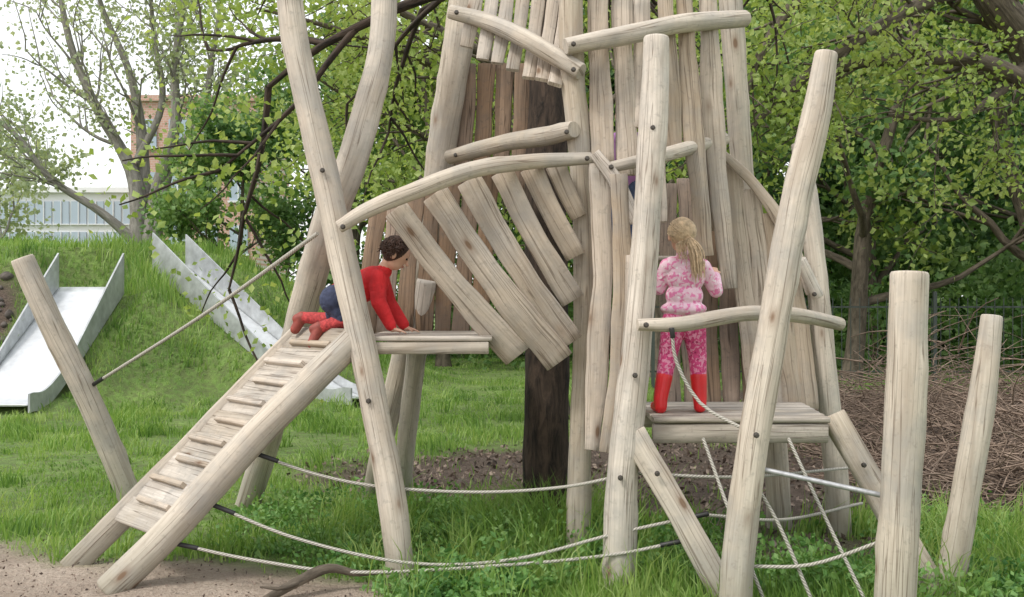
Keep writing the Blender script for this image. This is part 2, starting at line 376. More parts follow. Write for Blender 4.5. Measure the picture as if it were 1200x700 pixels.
for k in range(160):
    yy=rng.uniform(5.3,9.0); xx=rng.uniform(1.5,5); cen.append((xx,yy))
for xx,yy in cen:
    if dirtm(xx,yy)>.6: continue
    hh=rng.uniform(.04,.22)*(1.3 if abs(xx-.1)<.7 and abs(yy-6.9)<.6 else 1); r=rng.uniform(.05,.16); n=int(42*r/.1)
    c=np.c_[xx+rng.normal(0,r*.6,n),yy+rng.normal(0,r*.6,n),rng.uniform(.01,hh,n)]; c[:,2]+=hgt(c[:,0],c[:,1])
    leaves(mb,c,rng.uniform(.028,.05),0,up=-.3,elong=rng.uniform(.25,.42))
mb.build('weeds',[WEED])
mb=MB(); n=26000; x=rng.uniform(-2,9,n);y=rng.uniform(5.6,16,n);k=rng.random(n)<dirtm(x,y);x=x[k];y=y[k]
leaves(mb,np.c_[x,y,hgt(x,y)+rng.uniform(.004,.03,len(x))],.055,0,elong=.3)
n=2500; x=rng.uniform(-3.8,-.3,n);y=rng.uniform(5.0,6.8,n);k=rng.random(n)<sandm(x,y)*.6;x=x[k];y=y[k]
leaves(mb,np.c_[x,y,hgt(x,y)+rng.uniform(.006,.015,len(x))],.022,0,elong=.3)
mb.build('wood_chips',[CHIP])
mb=MB()
for k in range(3000):
    yy=rng.uniform(7.6,14.5); xx=rng.uniform(2.9,.62*yy+.5) 
    hm=1.05*float(smooth(2.9,4.2,xx+ (yy-10)*-.1))*float(1-abs(yy-11)/4.5)*(.55+.9*float(vn(xx*.9,yy*.9,77)))
    z=rng.uniform(0,max(hm,.06)); L=rng.uniform(.25,1.1); a=rng.uniform(0,2*math.pi); e=rng.normal(.05,.3)
    d=np.array([math.cos(a)*math.cos(e),math.sin(a)*math.cos(e),math.sin(e)])*L
    p=np.array([xx,yy,z+float(hgt(xx,yy))+.02]); c=p+d*.5+rng.normal(0,.06,3)
    r=rng.uniform(.003,.011); sweep(mb,cat([p,c,p+d],5),np.linspace(r,r*.4,5),np.linspace(r,r*.4,5),circ(4),cap=False)
mb.build('brushwood_pile',[TWIG])

# --------------- trees ----------------
def branch(mb,p0,d,L,r0,depth,tips,up=.05,wander=.25,kids=(4,4,3),m=0):
    n=6; pts=[np.array(p0,float)]; d=nz(d)
    for i in range(n-1):
        d=nz(d+rng.normal(0,wander*.5,3)+np.array([0,0,up])); pts.append(pts[-1]+d*L/(n-1))
    pts=np.array(pts); r=np.linspace(r0,r0*.35,n); ri=np.interp(np.linspace(0,1,n+3),np.linspace(0,1,n),r)
    sweep(mb,cat(pts,n+3),ri,ri,circ(8 if depth>1 else 4),cap=False,m=m)
    if depth<=0:
        tips.extend(pts[2:]); return
    if depth==1: tips.extend(pts[3:])
    K=kids[min(depth,len(kids)-1)]
    for k in range(K):
        s=rng.uniform(.3,1.0) if k else 1.0
        i=min(int(s*(n-1)),n-2); q=pts[i]+(pts[i+1]-pts[i])*(s*(n-1)-i if s<1 else 1)
        dd=nz(pts[i+1]-pts[i]); perp=nz(np.cross(dd,rng.normal(size=3)))
        branch(mb,q,dd+perp*rng.uniform(.5,1.1),L*rng.uniform(.5,.72),r0*.5,depth-1,tips,up,wander,kids,m)
def tree(name,base,H,r,leafm,barkm,crown=.25,spread=.45,limbs=8,nleaf=45,lsz=.11,blob=.4,depth=2,lean=(0,0,0),up=.05,extra=None,mb=None,build=True):
    mb=mb or MB(); b=np.array(base,float); b[2]=float(hgt(b[0],b[1]))-.1; tips=[]
    n=9; pts=[b]; d=nz(np.array([0,0,1.])+np.array(lean))
    for i in range(n-1): d=nz(d+rng.normal(0,.06,3)+[0,0,.05]); pts.append(pts[-1]+d*H*.85/(n-1))
    A=cat(np.c_[np.array(pts),np.linspace(r,r*.25,n)],26); A[0,3]*=1.35;A[1,3]*=1.12
    sweep(mb,A[:,:3],A[:,3],A[:,3],circ(12),rough=.03,cap=False)
    for k in range(limbs):
        s=lerp(crown,1,(k+.5)/limbs); i=min(int(s*25),24); az=k*2.4+rng.uniform(-.5,.5)
        el=lerp(.15,.9,s)+rng.uniform(-.15,.2)
        dd=np.array([math.cos(az)*math.cos(el),math.sin(az)*math.cos(el),math.sin(el)])
        branch(mb,A[i,:3],dd,H*spread*lerp(1.05,.55,s),A[i,3]*.55,depth,tips,up)
    if extra: extra(mb,tips)
    T_=np.array(tips); n=len(T_)
    C=np.repeat(T_,nleaf,0)+rng.normal(0,blob*.55,(n*nleaf,3))*np.repeat(rng.uniform(.5,1.3,n),nleaf)[:,None]
    C=C[C[:,2]>.15]
    leaves(mb,C,lsz,1,up=.4)
    if build: return mb.build(name,[barkm,leafm])
    return mb
mb=MB(); tips=[]
A=cat([[*P(640,628,7.15),.19],[*P(640,600,7.15),.165],[*P(641,420,7.15),.155],[*P(640,200,7.2),.145],[*P(643,80,7.3),.135],[.28,7.4,4.6,.12],[.3,7.6,6.2,.10],[.2,7.8,8.2,.05]],60)
sweep(mb,A[:,:3],A[:,3],A[:,3],circ(20),rough=.03,cap=False)
for k,(az,el,L,i) in enumerate([(2.5,.1,2.6,38),(1.9,.1,2.6,40),(1.2,.15,2.4,42),(.5,.1,2.4,44),(2.9,.25,2.2,47),(.1,.3,2.0,49),(1.6,.5,2.2,52),(2.3,.3,2.6,46)]):
    d=np.array([math.cos(az)*math.cos(el),math.sin(az)*math.cos(el),math.sin(el)])
    branch(mb,A[i,:3],d,L,.06,2,tips,-.01)
T_=np.array(tips); C=np.repeat(T_,12,0)+rng.normal(0,.16,(len(T_)*12,3)); leaves(mb,C,.07,1,up=.5)
mb.build('tree',[BARK_D,LEAF_Y])
def mklimbs(sets,cnt,lmin,lmax,dz):
    def f(mb,tips):
        for pts in sets:
            A=np.array([[*P(u,v,d),w/2*d/F] for u,v,d,w in pts]); B=cat(A,24); sweep(mb,B[:,:3],B[:,3],B[:,3],circ(9),rough=.03,cap=False)
            for k in range(cnt):
                i=rng.integers(3,23); t=nz(B[i,:3]-B[i-1,:3]); d=t+nz(rng.normal(size=3))*.9+[0,0,dz]
                branch(mb,B[i,:3],d,rng.uniform(lmin,lmax),max(.008,B[i,3]*.35),1,tips,-.01)
    return f
limbsR=mklimbs([[(1235,150,13,46),(1205,60,13,44),(1165,0,12.6,40),(1120,-90,12.5,30)],
                [(1225,110,13,26),(1150,72,12.6,19),(1070,70,12.2,16),(990,78,12,13),(905,125,11.8,10),(872,160,11.6,5)],
                [(1180,-20,13,24),(1090,0,12.4,18),(1010,45,12,15),(930,100,11.6,12),(880,150,11.4,7)],
                [(1100,-60,12,22),(990,-40,11.6,17),(930,5,11.4,14),(888,70,11.2,10),(868,130,11,5)],
                [(1235,40,13,20),(1170,110,12.8,11),(1110,140,12.4,7),(1040,135,12.2,4)]],11,.7,1.5,-.05)
tree('tree',(7.3,13.2,0),9,.30,LEAF_Y,BARK,crown=.45,limbs=7,nleaf=8,lsz=.08,blob=.3,extra=limbsR)
limbsL=mklimbs([[(640,200,13,20),(560,110,12.6,14),(470,60,12,9),(380,30,11.6,6),(300,10,11.4,3)],
                [(640,120,13,18),(560,60,12.6,12),(480,20,12,9),(390,-30,11.6,5)],
                [(640,260,13.4,16),(560,200,13,10),(480,150,12.6,7),(400,110,12.2,4),(330,60,12,3)]],14,.6,1.4,-.08)
tree('tree',(.55,13.6,0),8.5,.2,LEAF_Y,BARK,crown=.5,limbs=6,nleaf=7,lsz=.08,blob=.3,extra=limbsL)
for nm,x,y,H,r,lm,nl,ls,bl in [('tree',-4.1,27,8.5,.16,LEAF_M,18,.19,.6),('tree',-1.6,24,9,.16,LEAF_Y,15,.17,.6),
      ('tree',3.0,21,10,.2,LEAF_Y,15,.17,.6),('tree',6.6,20,9.5,.2,LEAF_M,19,.18,.6),('tree',10.5,19.5,10,.22,LEAF_M,20,.18,.6),
      ('tree',8.8,25,11,.22,LEAF_D,22,.23,.7),('tree',13.5,25,12,.22,LEAF_D,22,.23,.7),('tree',.8,28,12,.2,LEAF_Y,15,.21,.7)]:
    tree(nm,(x,y,0),H,r,lm,BARK,crown=.16,spread=.36,limbs=9,nleaf=nl,lsz=ls,blob=bl)
mb=MB(); tips=[]
D=30
for pts in ([(160,300,D,22),(162,240,D,20),(150,190,D,15),(115,130,D,11),(85,60,D,9),(70,-10,D,6),(60,-90,D,3)],
            [(170,300,D,20),(168,220,D+.3,18),(165,150,D+.5,13),(150,80,D+.6,9),(120,10,D+.6,6),(100,-70,D,3)],
            [(172,300,D,20),(185,220,D,17),(205,150,D-.4,13),(205,80,D-.5,10),(215,0,D-.6,7),(225,-80,D,3)],
            [(180,290,D,16),(200,190,D,13),(235,140,D-.5,10),(250,60,D-.6,7),(262,-20,D-.6,4)],
            [(165,290,D,15),(120,250,D-.4,10),(60,210,D-.8,8),(20,160,D-1,6),(-30,120,D-1,4)],
            [(160,190,D,10),(190,120,D,8),(180,40,D+.5,6),(175,-40,D+.5,3)]):
    A=np.array([[*P(u,v,d),w/2*d/F] for u,v,d,w in pts]); B=cat(A,24); sweep(mb,B[:,:3],B[:,3],B[:,3],circ(8),rough=.03,cap=False)
    for k in range(14):
        i=rng.integers(8,24); t=nz(B[i,:3]-B[i-1,:3]); d=t+nz(rng.normal(size=3))*.8
        branch(mb,B[i,:3],d,rng.uniform(1.2,2.6),max(.02,B[i,3]*.35),1,tips,.02)
T_=np.array(tips); T_=T_[rng.random(len(T_))<.65]; C=np.repeat(T_,10,0)+rng.normal(0,.34,(len(T_)*10,3)); leaves(mb,C,.15,1,up=.4)
mb.build('tree',[BARK_L,LEAF_HAZE])
tree('tree',(-17.5,33,0),7,.2,LEAF_HAZE,BARK_L,crown=.2,limbs=8,nleaf=9,lsz=.2,blob=.5)
tree('tree',(-25.0,42,0),7,.2,LEAF_HAZE,BARK_L,crown=.1,limbs=9,nleaf=9,lsz=.22,blob=.6)
tree('tree',(-6.9,25.5,0),5.2,.1,LEAF_M,BARK,crown=.08,spread=.33,limbs=9,nleaf=24,lsz=.14,blob=.42)
mb=MB()
for k in range(62):
    x=rng.uniform(-5.0,20); y=rng.uniform(21.5,30); s=rng.uniform(1.0,2.1); n=900
    if k>=46: x=rng.uniform(6,17); y=rng.uniform(26,31); s=rng.uniform(1.9,2.7)
    c=nz(rng.normal(size=(n,3)))*(rng.uniform(.5,1,(n,1))**.5)*[s*1.1,s,s*rng.uniform(.9,1.3)]+[x,y,s*.7]
    c+=(rng.normal(size=(n,3))*.15); leaves(mb,c[c[:,2]>.05],.18 if k<46 else .25,1)
for k in range(12):
    x=rng.uniform(-24,-10); y=rng.uniform(28,32); s=rng.uniform(.7,1.2); n=600
    c=nz(rng.normal(size=(n,3)))*(rng.uniform(.5,1,(n,1))**.5)*[s*1.4,s,s]+[x,y,s*.7]; leaves(mb,c[c[:,2]>.05],.17,1)
mb.build('bushes',[BARK,LEAF_M])
mb=MB()
for k in range(15):
    x=lerp(-1.5,27,k/14)+rng.uniform(-1,1); y=rng.uniform(33,40)
    tree('',(x,y,0),rng.uniform(12,16),.25,None,None,crown=.1,spread=.34,limbs=9,nleaf=14 if x>5 else 11,lsz=.42,blob=1.1,mb=mb,build=False)
mb.build('distant_trees',[BARK,LEAF_D])

# --------------- buildings ----------------
GL=simple('window_glass',(.36,.44,.52),.15,0); WH=simple('white_render',(.74,.76,.78),.8,0,1,.05); GRY=simple('grey_panel',(.62,.65,.68),.6,0,1,.1)
def bricks():
    T=NT('red_brick'); obj=T.n('ShaderNodeTexCoord').outputs['Object']
    m=T.n('ShaderNodeMapping',Vector=obj,Rotation=(math.pi/2,0,0)).outputs[0]
    b=T.n('ShaderNodeTexBrick',Vector=m,Color1=(.48,.27,.21),Color2=(.54,.33,.26),Mortar=(.55,.5,.45),Scale=2.0).outputs[0]
    return T.done(T.n('ShaderNodeBsdfPrincipled',Base_Color=b,Roughness=.9).outputs[0])
e=empty('office_building',(-30,64,0)); mb=MB(); box(mb,(-33,66,4.0),(22,8,8.0)); box(mb,(-33,65.9,8.15),(22.4,8.4,.3)); mb.build('walls',[WH],e)
mb=MB(); fr=MB()
for i in range(20):
    for j in range(4):
        x=-43.0+i*1.05; z=1.25+j*1.85; box(mb,(x,61.95,z),(.9,.08,1.35)); box(fr,(x,61.93,z-.72),(1.0,.2,.08)); box(fr,(x,61.9,z),(.06,.1,1.35)); 
mb.build('windows',[GL],e); fr.build('frames',[GRY],e)
e=empty('brick_building',(-17.0,55,0)); mb=MB(); box(mb,(-16.8,58,6),(6.6,8,12)); box(mb,(-16.8,58,12.15),(7,8.4,.3)); mb.build('walls',[bricks()],e)
mb=MB(); fr=MB()
for i in range(4):
    for j in range(4):
        x=-19.2+i*1.6; z=1.9+j*2.8; box(mb,(x,53.95,z),(.95,.1,1.5)); box(fr,(x,53.92,z-.8),(1.1,.22,.1)); box(fr,(x,53.9,z),(.06,.1,1.5))
mb.build('windows',[GL],e); fr.build('sills',[WH],e)
mb=MB()
for x in np.arange(2.5,19,.16): box(mb,(x,18.2,.86),(.012,.012,1.5))
for x in np.arange(2.5,19,2.5): box(mb,(x,18.16,.85),(.06,.05,1.75))
for z in (.3,1.45): box(mb,(10.7,18.23,z),(16.5,.03,.03))
mb.build('metal_fence',[FENCEM])

# --------------- slides ----------------
def slide(S,w):
    e=empty('slide',(S[2][0],S[2][1],0)); C3=cat(np.array(S),30)
    t=np.gradient(C3[:,:2],axis=0); t=t/np.linalg.norm(t,axis=1,keepdims=True); s=np.c_[t[:,1],-t[:,0],0*t[:,0]]
    bed=MB(); sweep(bed,C3,w/2,.012,BOARD,ref=(0,0,1)); bed.build('chute',[STEEL],e)
    for sg,nm in ((-1,'side_wall'),(1,'side_wall_far')):
        mb=MB(); f=np.linspace(0,1,30); hh=.15+.42*np.clip(1-f/.4,0,1)
        Cc=C3+s*sg*(w/2+.02); lo=Cc-[0,0,.1]; hi=Cc+np.c_[0*f,0*f,hh]; th=s*.014
        v=np.stack([lo-th,lo+th,hi+th,hi-th],1).reshape(-1,3); k=np.arange(29)[:,None]*4
        q=np.concatenate([k+[[0,1,5,4]],k+[[1,2,6,5]],k+[[2,3,7,6]],k+[[3,0,4,7]],[[0,3,2,1]],[[116,117,118,119]]]); mb.add(v,q,smq=False)
        mb.build(nm,[STEEL_S],e)
slide(SL[0],SLW[0]); slide(SL[1],SLW[1])
mb=MB()
for k in range(90):
    x=rng.normal(-8.3,.35);y=rng.normal(15.3,.8);r=rng.uniform(.03,.12)
    c=np.array([x,y,float(hgt(x,y))+r*.2]); sweep(mb,c+np.c_[np.zeros(6),np.zeros(6),np.linspace(-r*.6,r*.7,6)],r*np.array([.5,.9,1,.95,.7,.3]),r*rng.uniform(.6,1)*np.array([.5,.9,1,.95,.7,.3]),circ(8),ref=(1,.2,0),rough=.12)
mb.build('soil_heap',[ROCK])

# --------------- climbing tower ----------------
tw=empty('climbing_tower',(.5,6.4,0))
mb=MB()
log(mb,[(474,705,5.8,33),(460,590,5.85,33),(441,490,5.9,32),(424,400,5.95,32),(398,285,6.05,34),(370,160,6.12,33),(345,40,6.18,31),(336,-40,6.2,30)])
log(mb,[(286,605,7.95,28),(318,500,7.5,31),(350,380,7.0,34),(385,262,6.6,37),(412,190,6.5,36),(432,120,6.6,33),(448,50,6.7,31),(452,-40,6.8,30)])
log(mb,[(548,-50,7.2,34),(537,50,7.25,36),(520,160,7.3,34),(500,290,7.4,32),(472,420,7.5,28),(448,520,7.7,25),(432,605,7.95,22)])
log(mb,[(500,330,7.0,24),(490,400,7.1,23),(478,500,7.4,22),(470,590,7.8,22)])
log(mb,[(668,-40,6.2,28),(671,80,6.2,28),(681,200,6.2,27),(685,330,6.25,26),(684,430,6.3,26),(679,540,6.35,27),(679,665,6.4,30)])
log(mb,[(769,46,5.85,30),(766,130,5.82,34),(759,250,5.75,32),(748,380,5.7,34),(738,480,5.67,37),(729,570,5.65,38),(725,700,5.65,42)])
log(mb,[(852,-50,6.9,28),(860,60,6.9,27),(868,170,6.9,26),(880,300,6.95,24),(898,430,7.0,24),(908,520,7.05,27),(914,635,7.1,30)])
log(mb,[(936,170,6.9,18),(948,240,6.85,22),(960,350,6.8,25),(970,460,6.8,26),(980,560,6.85,28),(984,640,6.9,28)])
mb.build('posts',[W_LOG],tw)
mb=MB()
log(mb,[(528,14,6.45,16),(570,25,6.4,19),(615,45,6.25,22),(680,84,6.08,20)])
log(mb,[(664,54,6.05,20),(740,40,6.15,23),(800,28,6.35,22),(872,22,6.65,20)])
log(mb,[(527,184,7.05,17),(590,168,6.7,20),(640,160,6.3,22),(672,152,6.1,20)])
log(mb,[(398,266,5.82,15),(430,247,5.82,19),(480,226,5.82,20),(550,200,5.88,20),(620,190,5.98,18),(692,186,6.03,14)])
log(mb,[(708,198,6.02,13),(760,186,6.05,15),(800,176,6.3,17),(848,163,6.6,16)])
log(mb,[(748,381,5.53,14),(800,380,5.56,18),(870,368,5.7,18),(930,369,5.95,18),(984,380,6.55,15)])
log(mb,[(938,305,6.55,13),(958,347,6.6,14)])
mb.build('rails',[W_LOG],tw)
mb=MB()
plank(mb,[(742,508,5.62,30),(790,590,5.55,30),(850,700,5.45,32)],th=.035,asym=.02)
plank(mb,[(976,488,5.95,30),(1030,580,5.75,30),(1108,715,5.5,32)],th=.035,asym=.02)
mb.build('braces',[W_LOG],tw)
mb=MB()
for t,b,w0,w1 in [((463,246),(606,417),29,35),((509,228),(655,424),31,36),((549,212),(668,402),29,30),((588,202),(671,352),27,28),((622,197),(675,300),26,25),((651,194),(678,254),24,20)]:
    dt=lerp(5.95,6.1,(t[0]-463)/190.); db=6.12; k=(b[1]-t[1])/190.
    md=((t[0]+b[0])/2-3*k,(t[1]+b[1])/2+2*k)
    plank(mb,[(*t,dt,w0),(*md,(dt+db)/2-.05*k,(w0+w1)/2),(*b,db,w1)],th=.016,nrm=(.1,1,.15),asym=.04*max(k,.4))
mb.build('hull_planks',[W_PLK],tw)
mb=MB()
for u,v in [(553,-20),(571,-20),(589,-20),(607,-18),(625,-15),(641,-10),(656,-5)]:
    bt=62+(u-553)*.36+rng.uniform(-8,10); plank(mb,[(u+8,v,6.5,14),(u+2,(v+bt)/2,6.45,16),(u-6,bt,lerp(6.45,6.15,(u-553)/100),16)])
for pts in ([(700,-20,6.25,24),(703,90,6.2,26),(706,190,6.15,26)],[(729,-20,6.3,23),(731,90,6.25,24),(736,205,6.15,24)],
            [(752,0,6.3,19),(752,60,6.3,19),(750,150,6.2,19)],
            [(779,-20,6.4,19),(784,80,6.35,21),(790,180,6.35,21)],[(798,-30,6.45,15),(806,60,6.4,22),(813,160,6.35,23),(826,300,6.35,21)],
            [(828,-30,6.55,20),(833,70,6.5,24),(838,180,6.45,25),(856,338,6.4,17)],[(818,90,6.52,13),(822,180,6.5,13),(838,270,6.5,12)],
            [(768,60,6.4,14),(772,180,6.35,15),(775,260,6.3,13)],
            [(701,192,6.02,22),(706,320,5.98,25),(700,430,5.92,25),(693,527,5.88,19)],
            [(724,205,5.96,21),(731,320,5.92,23),(724,430,5.88,22),(711,530,5.84,17)],
            [(740,300,5.9,13),(737,400,5.86,14),(727,490,5.84,11)],
            [(697,180,6.0,14),(722,215,5.97,19),(745,260,5.94,14)]):
    plank(mb,pts,th=.016)
for i,(a,b) in enumerate([((858,190),(890,478)),((880,222),(908,480)),((902,250),(929,480)),((923,290),(948,480))]):
    plank(mb,[(*a,6.72,19),((a[0]+b[0])/2+(1 if i else -2),(a[1]+b[1])/2,6.72,24),(*b,6.66,24)])
plank(mb,[(846,180,6.66,9),(880,212,6.66,13),(912,256,6.66,15),(935,300,6.66,12),(948,345,6.66,7)])
mb.build('wall_planks',[W_PLK],tw)
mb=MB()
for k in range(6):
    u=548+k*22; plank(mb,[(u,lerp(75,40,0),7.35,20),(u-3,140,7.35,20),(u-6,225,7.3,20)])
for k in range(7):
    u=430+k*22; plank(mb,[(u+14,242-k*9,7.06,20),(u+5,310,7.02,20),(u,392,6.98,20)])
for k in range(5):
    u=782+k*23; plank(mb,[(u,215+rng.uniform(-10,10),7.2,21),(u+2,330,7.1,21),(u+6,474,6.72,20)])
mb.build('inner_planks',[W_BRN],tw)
mb=MB()
for k in range(7):
    y0=5.98+k*.155; board(mb,(-.86,y0+.07,1.365),(-.12,y0+.07,1.365),.145,.03,(0,0,1))
board(mb,(-.84,5.99,1.31),(-.14,5.99,1.31),.07,.05,(0,1,0)); board(mb,(-.84,6.95,1.31),(-.14,6.95,1.31),.08,.05,(0,1,0))
for k in range(6):
    y0=5.76+k*.15; board(mb,(.80,y0+.07,.915),(1.79+.015*k,y0+.07,.915),.142,.03,(0,0,1),asym=.015)
board(mb,(.80,5.80,.838),(1.78,5.80,.838),.11,.06,(0,1,0)); board(mb,(.80,6.55,.838),(1.8,6.55,.838),.12,.06,(0,1,0))
for k in range(4): board(mb,(.42,6.42+k*.16,1.85),(1.2,6.42+k*.16,1.85),.145,.03,(0,0,1))
mb.build('decks',[W_RAMP],tw)
mb=MB()
def bolt(u,v,d,r=.015):
    p=P(u,v,d); sweep(mb,np.array([p,p-[0,.012,0],p-[0,.02,0]]),np.array([r,r,r*.6]),np.array([r,r,r*.6]),circ(8),ref=(1,0,0))
for b in [(402,266,5.72),(688,186,5.95),(535,15,6.37),(672,82,5.98),(672,52,5.95),(866,24,6.58),(534,182,6.95),(664,155,6.02),(842,165,6.53),(757,381,5.45),(978,380,6.47),(765,150,5.73),(744,440,5.58),(881,548,5.17),(727,560,5.55),(886,510,5.1),(716,196,5.97),(432,470,5.83),(378,200,6.0),(954,345,6.52),(1012,545,5.75),(770,555,5.52)]: bolt(*b)
mb.build('bolts',[BOLT],tw)

# ramp
rp=empty('climbing_ramp',(-1.8,6,0)); mb=MB()
log(mb,[(128,692,5.62,36),(200,622,5.72,37),(300,510,5.86,37),(418,396,5.98,33)],rough=.02)
a=P(82,668,6.15); b=P(352,392,6.55)
sweep(mb,cat([a,(a+b)/2,b],30),.075,.022,BOARD,ref=nz(np.array([.35,-1,0.])),asym=.02)
mb.build('side_rails',[W_LOG],rp)
mb=MB(); r0=P(128,692,5.62);r1=P(418,396,5.98)
acr=nz((a-r0)); al=nz(r1-r0); nrm=nz(np.cross(al,acr)); nrm=nrm if nrm[2]>0 else -nrm
nb=9
for k in range(nb):
    t=lerp(.24,.97,k/(nb-1)); p=lerp(r0,r1,t); q=lerp(a,b,t)
    board(mb,lerp(p,q,.03)+nrm*.03,lerp(p,q,.97)+nrm*.03,.178,.028,nrm,asym=.012)
mb.build('treads',[W_RAMP],rp)
mb=MB()
for k in range(9):
    t=lerp(.28,.94,k/8); p=lerp(r0,r1,t); q=lerp(a,b,t); s0,s1=((.10,.78),(.24,.93))[k%2]
    board(mb,lerp(p,q,s0)+nrm*.060,lerp(p,q,s1)+nrm*.060,.034,.034,nrm,asym=.03)
mb.build('cleats',[W_PLK],rp)
def single(pts):
    mb=MB(); log(mb,pts,rough=.024,sides=24); return mb.build('wooden_post',[W_LOG])
single([(968,64,5.35,27),(955,140,5.33,33),(930,250,5.3,35),(905,390,5.25,36),(882,520,5.2,37),(867,640,5.2,38),(860,735,5.2,40)])
single([(1066,322,4.95,42),(1062,450,4.92,46),(1054,600,4.9,46),(1047,760,4.88,48)])
single([(1162,372,5.7,24),(1150,470,5.65,31),(1130,590,5.6,32),(1110,705,5.57,32)])
single([(26,304,7.55,26),(58,375,7.62,28),(105,470,7.75,28),(155,590,7.95,28)])
# ropes
def rope(mb,pts,r=.0095):
    A=np.array([P(*p) for p in pts]); B=cat(A,max(10,int(np.linalg.norm(np.diff(A,axis=0),axis=1).sum()/.06))); sweep(mb,B,r,r,circ(7))
def fer(mb,p,q,L=.13,r=.014):
    p=P(*p);q=P(*q);d=nz(q-p); sweep(mb,np.array([p,p+d*L*.5,p+d*L]),r,r,circ(8),m=1)
mb=MB()
nets=[[(295,530,5.9),(370,556,5.9),(450,571,5.88),(560,577,5.85),(660,571,5.78),(740,555,5.66)],
 [(245,590,5.78),(350,632,5.7),(480,660,5.65),(600,656,5.6),(720,626,5.6),(830,602,5.55)],
 [(200,636,5.72),(300,657,5.66),(420,671,5.6),(600,662,5.58),(720,650,5.56),(800,634,5.52)],
 [(742,555,5.66),(870,559,5.8),(1000,548,6.7)],[(830,604,5.55),(920,609,5.9),(1010,590,6.7)],[(872,664,5.22),(950,662,5.1),(1035,634,4.95)],
 [(824,514,5.74),(855,600,5.5),(896,705,5.25)],[(924,514,5.74),(965,602,5.5),(1012,700,5.25)],[(886,568,5.22),(915,620,5.18),(952,705,5.12)],
 [(787,385,5.5),(793,425,5.52),(820,472,5.5),(862,498,5.35),(880,505,5.2)]]
for r in nets: rope(mb,r)
for r in nets[:3]: fer(mb,r[0],r[1],.16)
fer(mb,nets[0][-1],nets[0][-2],.1); fer(mb,nets[1][-1],nets[1][-2],.1);fer(mb,nets[2][-1],nets[2][-2],.12);fer(mb,nets[9][0],nets[9][1],.05)
mb.build('rope_net',[ROPE,BLACK])
mb=MB(); rope(mb,[(108,452,7.72),(240,368,6.95),(372,274,6.1)],.013); fer(mb,(108,452,7.72),(372,274,6.1),.16,.016); mb.build('rope',[ROPE,BLACK])
mb=MB(); A=np.array([P(884,548,5.2),P(1035,581,4.95)]); sweep(mb,cat(A,6),.013,.013,circ(10)); mb.build('metal_bar',[GALV])
mb=MB(); log(mb,[(296,712,5.4,9),(345,684,5.5,12),(385,666,5.6,12),(420,672,5.62,8),(462,668,5.66,4)],rough=.06,sides=8); log(mb,[(350,683,5.5,6),(330,690,5.4,5),(305,688,5.4,2)],sides=6); mb.build('fallen_branch',[BARK])

# --------------- people ----------------
def cone(mb,a,b,ra,rb,K=14):
    a=np.array(a,float);b=np.array(b,float);d=nz(b-a+1e-9); th=np.linspace(0,math.pi/2,6)
    C=[a-d*ra*math.cos(t) for t in th]+[b+d*rb*math.sin(t) for t in th[0:]]
    R=[max(ra*math.sin(t),.0008) for t in th]+[max(rb*math.cos(t),.0008) for t in th]
    sweep_np(mb,np.array(C),np.array(R),d,K)
def sweep_np(mb,C,R,d,K):
    ref=np.eye(3)[int(np.argmin(np.abs(d)))]; s=nz(np.cross(d,ref)); n=np.cross(s,d); pr=circ(K)
    V=C[:,None]+(s*pr[:,:1]+n*pr[:,1:])[None]*R[:,None,None]; N=len(C)
    i=np.arange(N-1)[:,None]*K; j=np.arange(K)[None]; j2=(j+1)%K
    q=np.stack([i+j,i+j2,i+K+j2,i+K+j],-1).reshape(-1,4); v=np.vstack([V.reshape(-1,3),C[0],C[-1]])
    jj=np.arange(K); t=np.vstack([np.c_[(jj+1)%K,jj,np.full(K,N*K)],np.c_[(N-1)*K+jj,(N-1)*K+(jj+1)%K,np.full(K,N*K+1)]])
    mb.add(v,q,t=t)
def ell(mb,c,M,r):
    K=18; th=np.linspace(.06,math.pi-.06,12); pr=circ(K)
    V=np.array([[[math.sin(t)*x,math.sin(t)*y,math.cos(t)] for x,y in pr] for t in th]); V=np.vstack([V.reshape(-1,3),[0,0,1],[0,0,-1]])
    W=(V*r)@M+np.array(c); N=12; i=np.arange(N-1)[:,None]*K; j=np.arange(K)[None]; j2=(j+1)%K
    q=np.stack([i+j,i+K+j,i+K+j2,i+j2],-1).reshape(-1,4); jj=np.arange(K)
    t=np.vstack([np.c_[jj,(jj+1)%K,np.full(K,N*K)],np.c_[(N-1)*K+(jj+1)%K,(N-1)*K+jj,np.full(K,N*K+1)]]); mb.add(W,q,t=t)
